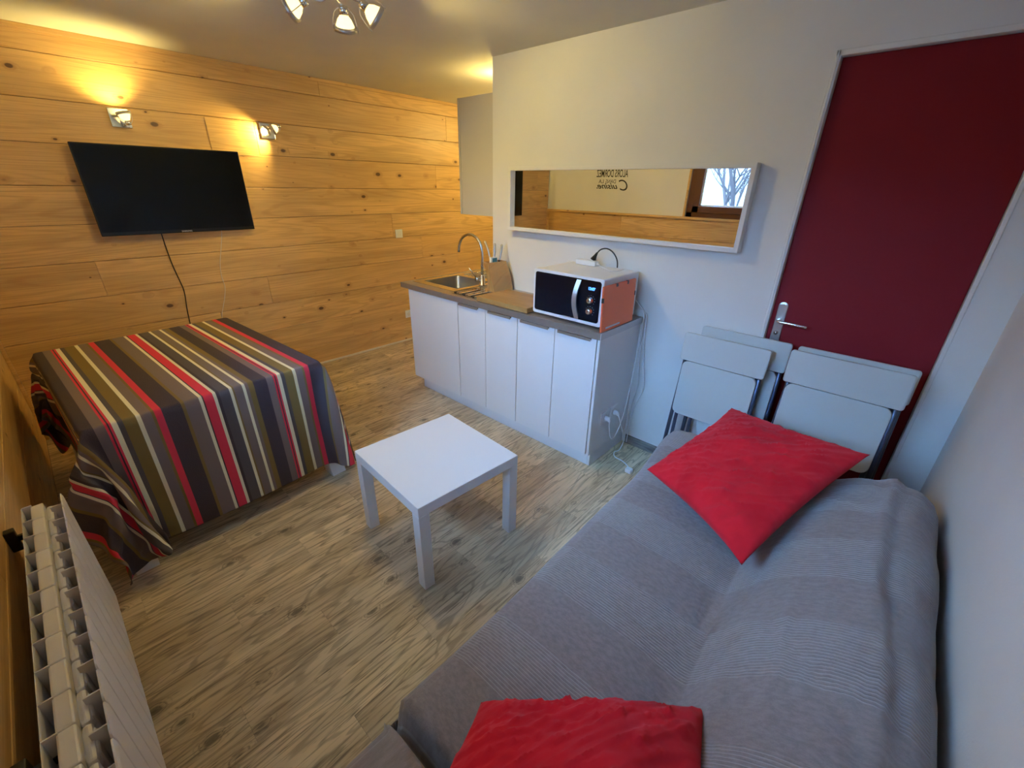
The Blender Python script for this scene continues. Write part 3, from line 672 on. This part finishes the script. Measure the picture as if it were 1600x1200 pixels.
obj('cable', T(smooth_path([(-1.302, 2.362, Z1 + .002), (-1.308, 2.36, Z1 + .045), (-1.335, 2.355, Z1 + .085), (-1.375, 2.35, Z1 + .105), (-1.415, 2.345, Z1 + .098), (-1.44, 2.34, Z1 + .072)], 6), .0042, 8), 'black', gn)
obj('cone_end', T([(-1.437, 2.34, Z1 + .077), (-1.447, 2.338, Z1 + .058), (-1.458, 2.334, Z1 + .034)], [.006, .010, .019], 14), 'black', gn)
# wall cabinet seen end-on
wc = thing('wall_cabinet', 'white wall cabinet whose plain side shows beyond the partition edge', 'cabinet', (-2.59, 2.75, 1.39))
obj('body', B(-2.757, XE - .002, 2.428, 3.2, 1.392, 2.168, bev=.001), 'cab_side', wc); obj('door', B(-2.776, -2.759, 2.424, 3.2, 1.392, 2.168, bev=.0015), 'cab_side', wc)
# lamp on top of the wall cabinet (unseen, lights the ceiling there)
lt = thing('strip_lamp', 'small warm lamp lying on top of the wall cabinet', 'lamp', (-2.66, 2.76, 2.17))
obj('tube', T([(-2.64, 2.80, 2.195), (-2.64, 3.1, 2.195)], .012, 10), 'bulb', lt)
light('POINT', (-2.68, 2.76, 2.24), 5.5, WARM, .02)
light('POINT', (-3.0, 3.9, 2.15), 25, WARM, .06)

# sockets, switch
def socket(name, label, cat, m, grp=None, plug=False, switch=False):
    t = thing(name, label, cat, m.translation, group=grp)
    bm = bmesh.new(); rounded_plate(bm, .082, .082, .009, .004, m, 3); obj('cover_plate', bm, 'white', t)
    if switch:
        bm = bmesh.new(); rounded_plate(bm, .045, .045, .0035, .002, m @ Matrix.Translation((0, -.009, 0)), 2); obj('rocker', bm, 'trim', t)
    else:
        bm = bmesh.new(); lathe(bm, [(.023, .0), (.023, .0025), (.0195, .0025), (.0195, .0005), (0, .0005)], m @ Matrix.Translation((0, -.009, 0)) @ Matrix.Rotation(PI / 2, 4, 'X')); obj('socket_face', bm, 'trim', t)
    return t
socket('light_switch', 'small square white switch on the pine wall left of the wall cabinet', 'switch', frame((XW, 2.621, 1.141), (0, 1, 0), (0, 0, 1)), switch=True)
socket('wall_socket', 'white socket low on the pine wall beside the sink cabinet', 'socket', frame((XW, 2.655, .299), (0, 1, 0), (0, 0, 1)))
socket('cabinet_socket', 'white socket on the end panel nearer the front, with a plug in it', 'socket', frame((-1.130, 2.098, .318), (0, 1, 0), (0, 0, 1)))
socket('cabinet_socket', 'white socket on the end panel nearer the wall, with a plug in it', 'socket', frame((-1.130, 2.206, .318), (0, 1, 0), (0, 0, 1)))
def plug(pos, pts, label):
    t = thing('plug_lead', label, 'cable', pos)
    x, y, z = pos
    obj('plug', T([(x, y, z), (x + .022, y, z), (x + .036, y, z - .012)], [.017, .014, .009], 12), 'white', t)
    obj('cord', T(smooth_path([(x + .034, y, z - .012)] + pts, 6), .0034, 7), 'white', t)
    return t
plug((-1.119, 2.098, .316), [(-1.085, 2.10, .27), (-1.08, 2.115, .20), (-1.08, 2.15, .16), (-1.085, 2.20, .165), (-1.09, 2.26, .23), (-1.095, 2.31, .34), (-1.10, 2.35, .55), (-1.105, 2.385, .80), (-1.105, 2.40, .9), (-1.13, 2.402, .95), (-1.20, 2.40, 1.0)], 'white plug and cord in the front socket, rising along the wall corner')
pl2 = plug((-1.119, 2.206, .316), [(-1.07, 2.215, .25), (-1.06, 2.25, .16), (-1.06, 2.27, .09), (-1.08, 2.27, .02), (-1.10, 2.245, .005), (-1.07, 2.20, .005), (-1.01, 2.19, .005), (-.96, 2.165, .006), (-.925, 2.13, .008)], 'white plug and cord in the rear socket, running over the floor to the sofa')
obj('lead_socket', B(-.945, -.905, 2.10, 2.135, .001, .028, bev=.004), 'white', pl2)
for n_, (dx, lab) in enumerate(((0.0, 'white cord hanging from the worktop corner, left of the pair'), (.018, 'white cord hanging from the worktop corner, right of the pair'))):
    pts = [(-1.19 + dx, 2.402, .93), (-1.125 + dx, 2.403, .925), (-1.108 + dx, 2.405, .89), (-1.105 + dx, 2.406, .78), (-1.098 + dx * 1.6, 2.405, .62), (-1.085 + dx * 2.4, 2.407, .45), (-1.10 + dx * 1.5, 2.406, .33), (-1.105 + dx, 2.40, .25), (-1.11 + dx, 2.395, .16), (-1.112 + dx, 2.39, .02)]
    tag(obj('hanging_cord', T(smooth_path(pts, 6), .0034, 7), 'white'), lab, 'cable')

# ------------------------------------------------------------------ coffee table
ct = thing('coffee_table', 'small square white coffee table in the middle of the floor', 'table', (-1.400, 1.022, 0), (0, 0, math.radians(-3.7)))
h = .274
obj('tabletop', B(-h, h, -h, h, .400, .450, bev=.0025), 'white', ct, world=False)
for sx in (-1, 1):
    for sy in (-1, 1):
        obj('leg', B(sx * h - sx * .0505, sx * h - sx * .0005, sy * h - sy * .0505, sy * h - sy * .0005, 0, .3995, bev=.0015) if sx * sy > 0 and sx > 0 else B(min(sx * (h - .0505), sx * (h - .0005)), max(sx * (h - .0505), sx * (h - .0005)), min(sy * (h - .0505), sy * (h - .0005)), max(sy * (h - .0505), sy * (h - .0005)), 0, .3995, bev=.0015), 'white', ct, world=False)

# ------------------------------------------------------------------ dining table and striped cloth
LX, LY, HT = 1.27, .962, .72
dt = thing('dining_table', 'white-legged table under the striped tablecloth below the television', 'table', (-2.814, .373, 0), (0, 0, math.radians(3.5)))
obj('tabletop', B(-LX / 2 + .004, LX / 2 - .004, -LY / 2 + .004, LY / 2 - .004, HT - .035, HT - .004, bev=.003), 'white', dt, world=False)
for sx in (-1, 1):
    for sy in (-1, 1):
        m = Matrix(); bm = bmesh.new(); r_ = box(bm, -.042, .042, -.042, .042, 0, .684, .003)
        for v in bm.verts:
            t_ = 1 - v.co.z / .684
            v.co.x += sx * (LX / 2 - .075 + .05 * t_); v.co.y += sy * (LY / 2 - .07 + .06 * t_)
        obj('leg', bm, 'white', dt, world=False)
def drape():
    nx, ny, frames = 84, 66, 110
    ox, oxb, oy = .615, .5, .44
    x0, x1 = -LX / 2 - oxb, LX / 2 + ox; y0, y1 = -LY / 2 - oy, LY / 2 + oy
    def ticks(parts):
        out = [parts[0][0]]
        for a, b, n_ in parts: out += [a + (b - a) * q / n_ for q in range(1, n_ + 1)]
        return out
    hx_, hy_ = LX / 2, LY / 2
    xt = ticks([(x0, -hx_, 19), (-hx_, hx_, 42), (hx_, x1, 24)]); yt = ticks([(y0, -hy_, 17), (-hy_, hy_, 34), (hy_, y1, 17)]); nx, ny = len(xt) - 1, len(yt) - 1
    vs = [(xt[i], yt[j], HT + .002) for j in range(ny + 1) for i in range(nx + 1)]
    fs = [(j * (nx + 1) + i, j * (nx + 1) + i + 1, (j + 1) * (nx + 1) + i + 1, (j + 1) * (nx + 1) + i) for j in range(ny) for i in range(nx)]
    me = bpy.data.meshes.new('tablecloth'); me.from_pydata(vs, [], fs)
    uvl = me.uv_layers.new(name='UVMap')
    for p in me.polygons:
        for li in p.loop_indices:
            v = vs[me.loops[li].vertex_index]; uvl.data[li].uv = (v[0] + LX / 2, v[1] + LY / 2)
    o = bpy.data.objects.new('tablecloth', me); C.objects.link(o)
    vg = o.vertex_groups.new(name='pin'); vg.add([k_ for k_, v in enumerate(vs) if abs(v[0]) < LX / 2 + .001 and abs(v[1]) < LY / 2 + .001], 1, 'REPLACE')
    tmp = []
    def collider(a, b):
        q = obj('collider', B(a[0], b[0], a[1], b[1], a[2], b[2]), None); q.modifiers.new('c', 'COLLISION'); q.collision.thickness_outer = .006; q.collision.cloth_friction = 15; tmp.append(q)
    collider((-LX / 2 + .004, -LY / 2 + .004, HT - .04), (LX / 2 - .004, LY / 2 - .004, HT - .008)); collider((-3, -3, -.2), (3, 3, .0)); collider((-3, -.95, -.2), (3, -.63, 1.5))
    for ch in dt.children:
        if ch.name.startswith('leg'):
            q = bpy.data.objects.new('collider', ch.data.copy()); C.objects.link(q)
            for v in q.data.vertices: v.co.x *= 1.006; v.co.y *= 1.008
            q.modifiers.new('c', 'COLLISION'); q.collision.thickness_outer = .008; tmp.append(q)
    cm = o.modifiers.new('cloth', 'CLOTH'); s = cm.settings
    s.quality = 6; s.mass = .25; s.tension_stiffness = 20; s.compression_stiffness = 20; s.shear_stiffness = 8; s.bending_stiffness = .08; s.air_damping = 2.0; s.vertex_group_mass = 'pin'
    cm.collision_settings.distance_min = .006; cm.collision_settings.use_self_collision = True; cm.collision_settings.self_distance_min = .006; cm.collision_settings.collision_quality = 3
    cm.point_cache.frame_end = frames; SC.frame_end = frames
    for fr_ in range(1, frames + 1): SC.frame_set(fr_)
    e = o.evaluated_get(bpy.context.evaluated_depsgraph_get()); P = [v.co.copy() for v in e.to_mesh().vertices]; e.to_mesh_clear()
    o.modifiers.clear(); o.vertex_groups.clear()
    for v, p in zip(me.vertices, P): v.co = p
    for q in tmp: bpy.data.objects.remove(q)
    SC.frame_set(1)
    for p in me.polygons: p.use_smooth = True
    me.materials.append(M['cloth'])
    ca = me.attributes.new('crease_edge', 'FLOAT', 'EDGE')
    for e_ in me.edges:
        a_, b_ = (vs[q] for q in e_.vertices)
        if (abs(abs(a_[0]) - hx_) < 1e-4 and abs(abs(b_[0]) - hx_) < 1e-4 and max(abs(a_[1]), abs(b_[1])) < hy_ + 1e-3) or (abs(abs(a_[1]) - hy_) < 1e-4 and abs(abs(b_[1]) - hy_) < 1e-4 and max(abs(a_[0]), abs(b_[0])) < hx_ + 1e-3): ca.data[e_.index].value = .75
    sb = o.modifiers.new('sub', 'SUBSURF'); sb.levels = 2; sb.render_levels = 2
    so = o.modifiers.new('solid', 'SOLIDIFY'); so.thickness = .0015; so.offset = 1
    o.location = dt.location; o.rotation_euler = dt.rotation_euler
    return o
tc = drape(); tag(tc, 'tablecloth striped in red, cream, olive, taupe and aubergine draped over the table', 'tablecloth')

# ------------------------------------------------------------------ radiator
ra = thing('radiator', 'white sectional radiator on the pine wall below the window, lower left', 'radiator', (-1.2, -.2, 0))
P0, PT = -1.765, .0875
for k_ in range(12):
    xa = P0 + PT * k_; xb = xa + PT; xm = (xa + xb) / 2
    bm = bmesh.new()
    box(bm, xa + .0008, xb - .0008, -.226, -.198, .655, .690, .004); box(bm, xa + .0008, xb - .0008, -.226, -.198, .215, .245, .004)      # manifolds
    box(bm, xa + .012, xb - .012, -.222, -.178, .235, .668, .006)                                                                  # water column
    box(bm, xa + .001, xb - .001, -.198, -.181, .640, .672, .007)
    box(bm, xa + .0015, xa + .0045, -.243, -.222, .23, .694); box(bm, xm - .0015, xm + .0015, -.186, -.157, .215, .688)                 # fins
    sec = obj('radiator_section', bm, 'rad', ra)
    bm = bmesh.new(); rounded_plate(bm, PT - .0045, .475, .007, .010, Matrix.Translation((xm, -.1525, .4665)), 4)
    obj('front_panel', bm, 'rad', sec)
    bm = bmesh.new(); rounded_plate(bm, PT - .0022, .46, .003, .003, Matrix.Translation((xm, -.2425, .462)), 2); obj('rear_panel', bm, 'rad', sec)
bm = bmesh.new(); box(bm, -1.715, -1.69, YR, YR + .022, .60, .67, .003); box(bm, -1.708, -1.697, YR + .02, -.225, .628, .645, .001); obj('bracket', bm, 'black', ra)
bm = bmesh.new(); box(bm, -.90, -.875, YR, YR + .022, .60, .67, .003); box(bm, -.893, -.882, YR + .02, -.225, .628, .645, .001); obj('bracket', bm, 'black', ra)

# ------------------------------------------------------------------ sofa and throw
SX = 1
so = thing('sofa', 'low sofa along the white wall, wholly covered by the grey throw', 'sofa', (-.17, 1.0, 0))
obj('seat', B(-.585, -.10, .31, 2.06, .09, .415, bev=.03, seg=3), 'throw', so)
bk = bmesh.new(); box(bk, -.115, .275, -.05, 1.86, .09, .625, .05, 3)
for v in bk.verts:
    if v.co.z > .4 and v.co.x < .1: v.co.x += (v.co.z - .4) * .75
obj('backrest', bk, 'throw', so)
obj('armrest', B(-.555, -.13, -.24, .225, .09, .455, bev=.03, seg=3), 'throw', so)
for lx in (-.52, .2):
    for ly in (.38, 1.95): obj('leg', B(lx - .02, lx + .02, ly - .02, ly + .02, 0, .092), 'black', so)
def sm(a, b, t):
    t = max(0, min(1, (t - a) / (b - a))); return t * t * (3 - 2 * t)
prof = [(-.665, .035), (-.672, .12), (-.672, .22), (-.668, .32), (-.655, .375), (-.632, .412), (-.595, .433), (-.54, .441), (-.46, .446), (-.38, .448), (-.30, .447), (-.23, .443), (-.18, .437), (-.145, .432), (-.12, .436),
        (-.098, .462), (-.075, .50), (-.045, .54), (-.01, .575), (.03, .605), (.075, .632), (.12, .652), (.16, .664), (.20, .664), (.24, .652), (.272, .63), (.292, .60), (.302, .55), (.304, .45), (.304, .3), (.304, .15), (.304, .035)]
def refine(p, k_):
    out = []
    for (a, b), (c, d) in zip(p, p[1:]):
        for j in range(k_): out.append((a + (c - a) * j / k_, b + (d - b) * j / k_))
    return out + [p[-1]]
prof = refine(prof, 3)
ys = [-.262, -.2615, -.26, -.25, -.235, -.215] + [-.19 + i * .02 for i in range(19)] + [.19, .21, .225, .236, .243, .248, .252, .258, .266, .276, .288, .30, .31, .322, .34] + [.36 + i * .018 for i in range(96)] + [2.085, 2.10, 2.112, 2.12, 2.125, 2.127, 2.128]
tb = bmesh.new(); uvs = {}; grid = []
dist = [0]
for a, b in zip(prof, prof[1:]): dist.append(dist[-1] + math.hypot(b[0] - a[0], b[1] - a[1]))
for y in ys:
    row = []
    for (px, pz), ds in zip(prof, dist):
        x, z, yy = px, pz, y
        back = sm(-.13, -.05, px)
        if pz > .436 and px > -.12: z = .436 + (pz - .436) * 1.24
        if px > .16: x = px + (px - .16) * .09
        # front edge flares towards the far end where the throw hangs loose
        if px < -.4: x -= .065 * sm(1.5, 2.12, y) * sm(-.4, -.62, px) ; x += .02 * math.sin(y * 3.1) * sm(-.4, -.6, px) * .5
        # crease wanders
        x += .022 * math.sin(y * 2.6 + .8) * (1 - abs(px + .1) / .2 if abs(px + .1) < .2 else 0)
        # back falls away at its far end
        zz = z
        if back > 0 and z > .436: zz = .436 + (z - .436) * (1 - back * sm(1.74, 2.04, y)) 
        # arm at the near end with a deep crease before it
        if back < 1 and z > .3:
            arm = sm(.262, .232, y); groove = max(0, 1 - abs(y - .277) / .026)
            zz += (1 - back) * (arm * .052 - groove ** .7 * .16)
            if px < -.5: x += .055 * arm * sm(-.5, -.6, px)
        # folds
        n1 = noise.noise(Vector((x * 2.2, y * 1.7, 1.3))); n2 = noise.noise(Vector((x * 7 + y * 3, y * 5 - x * 4, 4.2)))
        n3 = abs(noise.noise(Vector((x * 3.5 + y * 2.0, y * 1.1 - x * 1.5, 8.0))))
        if z > .38:
            zz += .010 * n1 + .0035 * n2 - .010 * max(0, .12 - n3) / .12 * (.4 + .6 * back)
            if back > .5:
                zz += .014 * noise.noise(Vector((x * 3, y * 3.2, 9.1)))
                rl = .185 + .03 * math.sin(y * 3.3); zz += .012 * max(0, 1 - abs(x - rl) / .02) * sm(.5, .9, y) - .010 * max(0, 1 - abs(x - rl - .035) / .02) * sm(.5, .9, y)
                rl = .02 + .10 * (1.05 - y) ; zz += .010 * max(0, 1 - abs(x - rl) / .018) * sm(.62, .8, y) * sm(1.25, 1.0, y)
        elif px < 0: x += .012 * n1 + .012 * math.sin(y * 17 + n1 * 4) * (1 - z / .4)
        # rounded ends down to the floor
        e = max(0, (y - 2.06) / .068); 
        if e > 0:
            e = min(e, 1); top_drop = (1 - math.sqrt(max(0, 1 - e * e))) * .06
            zz = max(.035, zz - top_drop) if z > .1 else zz
        e2 = max(0, (-.215 - y) / .047)
        if e2 > 0:
            e2 = min(e2, 1); zz = max(.035, zz - (1 - math.sqrt(max(0, 1 - e2 * e2))) * .05)
        if x > .3175: x = .3175
        v = tb.verts.new((x, yy, zz)); uvs[v] = (ds, y if y > .252 or px > -.1 else .36 + (y - .252) * .15); row.append(v)
    grid.append(row)
for sgn in (0, -1):      # hanging end faces
    base_row = grid[sgn]; y_end = ys[sgn]
    prev = base_row; rows = []
    for q in (.8, .6, .4, .2, 0.0):
        nr = []
        for v in base_row:
            z = .035 + (v.co.z - .035) * q; yy = y_end + (1 if sgn else -1) * (.003 + .008 * (1 - q) * (1 + math.sin(v.co.x * 22)) * .5)
            if not sgn: yy = max(yy, -.268)
            w = tb.verts.new((v.co.x, yy, z)); uvs[w] = (uvs[v][0], uvs[v][1] + (1 if sgn else -1) * (v.co.z - z)); nr.append(w)
        rows.append(nr)
    if sgn == 0: grid = rows[::-1] + grid
    else: grid = grid + rows
ul = tb.loops.layers.uv.new('UVMap')
for a, b in zip(grid, grid[1:]):
    for j in range(len(a) - 1):
        f = tb.faces.new((a[j], a[j + 1], b[j + 1], b[j])); f.smooth = True
        for lp in f.loops: lp[ul].uv = uvs[lp.vert]
th = obj('sofa_throw', tb, 'throw'); tag(th, 'grey brown ribbed throw covering the whole sofa', 'throw')
sd = th.modifiers.new('solid', 'SOLIDIFY'); sd.thickness = .004; sd.offset = -1

# ------------------------------------------------------------------ pillows
def pillow(name, label, cor, T_up, T_dn, seed, nrm, sag=0.0):
    """cor: four corners (far-left, far-right, near-right, near-left)"""
    cor = [Vector(c) for c in cor]; cen = sum(cor, Vector()) / 4; nrm = Vector(nrm).normalized()
    n = 72; bm = bmesh.new(); top, bot = [], []
    for j in range(n + 1):
        rt, rb = [], []
        for i in range(n + 1):
            u, v = i / n * 2 - 1, j / n * 2 - 1
            # sides pulled inwards between the corners
            uu = u * (1 - .085 * (1 - v * v) * u * u); vv = v * (1 - .085 * (1 - u * u) * v * v)
            a, b = (uu + 1) / 2, (vv + 1) / 2
            p = cor[3] * (1 - a) * (1 - b) + cor[2] * a * (1 - b) + cor[1] * a * b + cor[0] * (1 - a) * b - cen
            f = max(0, (1 - u * u) * (1 - v * v)); th_ = f ** .42
            q = Vector((u * 1.6 + seed, v * 1.6, seed))
            ang = math.atan2(v, u)
            w = noise.noise(Vector((u * 1.8 + v * 1.1 + seed, v * 5.5 - u * 3.0, 1.0))); w2 = noise.noise(Vector((u * 4.5 - v * 7.5, v * 3 + seed, 5.0)))
            w3 = abs(noise.noise(Vector((u * 2.0 + v * 1.4 + seed * 2, v * 3.4 - u * 1.6, 9.0))))
            d1 = noise.noise(Vector((u * 1.3 + .8 * w + seed, v * 6.5 - u * 4.0 + 1.2 * w, 3.0))); d2 = noise.noise(Vector((u * 9.0 + v * 5.0 + w, v * 2.0 - u * 1.0 + seed, 6.0)))
            wr = .006 * w + .002 * w2 + .010 * (1 - min(1, abs(d1) * 5)) ** 2 * (.4 + .6 * min(1, w3 * 4)) + .007 * (1 - min(1, abs(d2) * 5)) ** 2 * min(1, w3 * 3)
            e = max(abs(u), abs(v)); seam = .006 * math.sin(26 * ang + seed) * max(0, (e - .72) / .28) * th_
            rt.append(bm.verts.new(p + nrm * (T_up * th_ * (.9 + .25 * noise.noise(q)) + (wr + seam) * min(1, th_ * 1.6))))
            rb.append(bm.verts.new(p - nrm * (T_dn * th_ + .001)) if 0 < i < n and 0 < j < n else rt[-1])
        top.append(rt); bot.append(rb)
    for j in range(n):
        for i in range(n):
            bm.faces.new((top[j][i], top[j][i + 1], top[j + 1][i + 1], top[j + 1][i])).smooth = True
            q = (bot[j][i], bot[j + 1][i], bot[j + 1][i + 1], bot[j][i + 1])
            try: bm.faces.new(q).smooth = True
            except ValueError: pass
    o = obj(name, bm, 'red'); o.location = cen
    return tag(o, label, 'cushion')
pillow('cushion', 'bright red cushion at the far end of the sofa, in front of the folding chairs',
       [(-.435, 2.035, .665), (.085, 1.80, .76), (-.112, 1.145, .60), (-.560, 1.455, .553)], .055, .075, 1.7, (-.25, -.1, 1))
pillow('cushion', 'bright red cushion at the near end of the sofa, below the camera',
       [(-.445, .405, .50), (-.050, .745, .505), (.12, .26, .715), (-.30, -.06, .63)], .105, .02, 4.1, (-.15, .35, 1))

# ------------------------------------------------------------------ folding chairs
def folding_chair(label, x0, y_top, wd=.43, top=.93, tilt=5.5, foot=None):
    t = thing('folding_chair', label, 'chair', (x0 + wd / 2, y_top, 0), group='white folding chairs leaning at the door')
    # local: upright chair in the XZ plane facing -Y, hinged at the foot line, then leaned back
    lean = Matrix.Rotation(math.radians(-tilt), 4, 'X')
    sh = math.tan(math.radians(tilt)) * top
    bpos = Matrix.Translation((x0 + wd / 2, y_top - sh, 0)) @ lean
    bm = bmesh.new()
    hh = .152; n = 14
    for j in range(n + 1):     # slightly bowed back panel
        pass
    rounded_plate(bm, wd, hh, .016, .012, bpos @ Matrix.Translation((0, -.012, top - hh / 2)), 5)
    obj('backrest', bm, 'chair', t)
    bm = bmesh.new(); rounded_plate(bm, wd - .045, .315, .016, .035, bpos @ Matrix.Translation((-.004, -.006, top - hh - .161)), 6); obj('seat', bm, 'chair', t)
    for sx in (-1, 1):
        xo = sx * (wd / 2 - .012)
        obj('leg', T([bpos @ Vector((xo - sx * .012, .0, top - .02)), bpos @ Vector((xo - sx * .008, .0, top - .30)), bpos @ Vector((xo + sx * .006, .0, .012))], .0105, 10), 'grey_tube', t)
        xi = sx * (wd / 2 - .036)
        obj('leg', T([bpos @ Vector((xi, .022, top - .16)), bpos @ Vector((xi, .024, .03))], .0095, 10), 'grey_tube', t)
    obj('stretcher', T([bpos @ Vector((-wd / 2 + .036, .024, .14)), bpos @ Vector((wd / 2 - .036, .024, .14))], .008, 8), 'grey_tube', t)
    for k_ in t.children: pass
    return t
folding_chair('white folding chair at the front left, leaning on the cream wall', -.807, 2.325, .425, .897)
folding_chair('white folding chair behind the front left one, showing past its right edge', -.745, 2.395, .43, .93, 4.5)
folding_chair('white folding chair at the front right, leaning on the red door', -.295, 2.262, .44, .945)
folding_chair('white folding chair behind the front right one, only its top edge and legs showing', -.280, 2.325, .436, .950, 5.5)
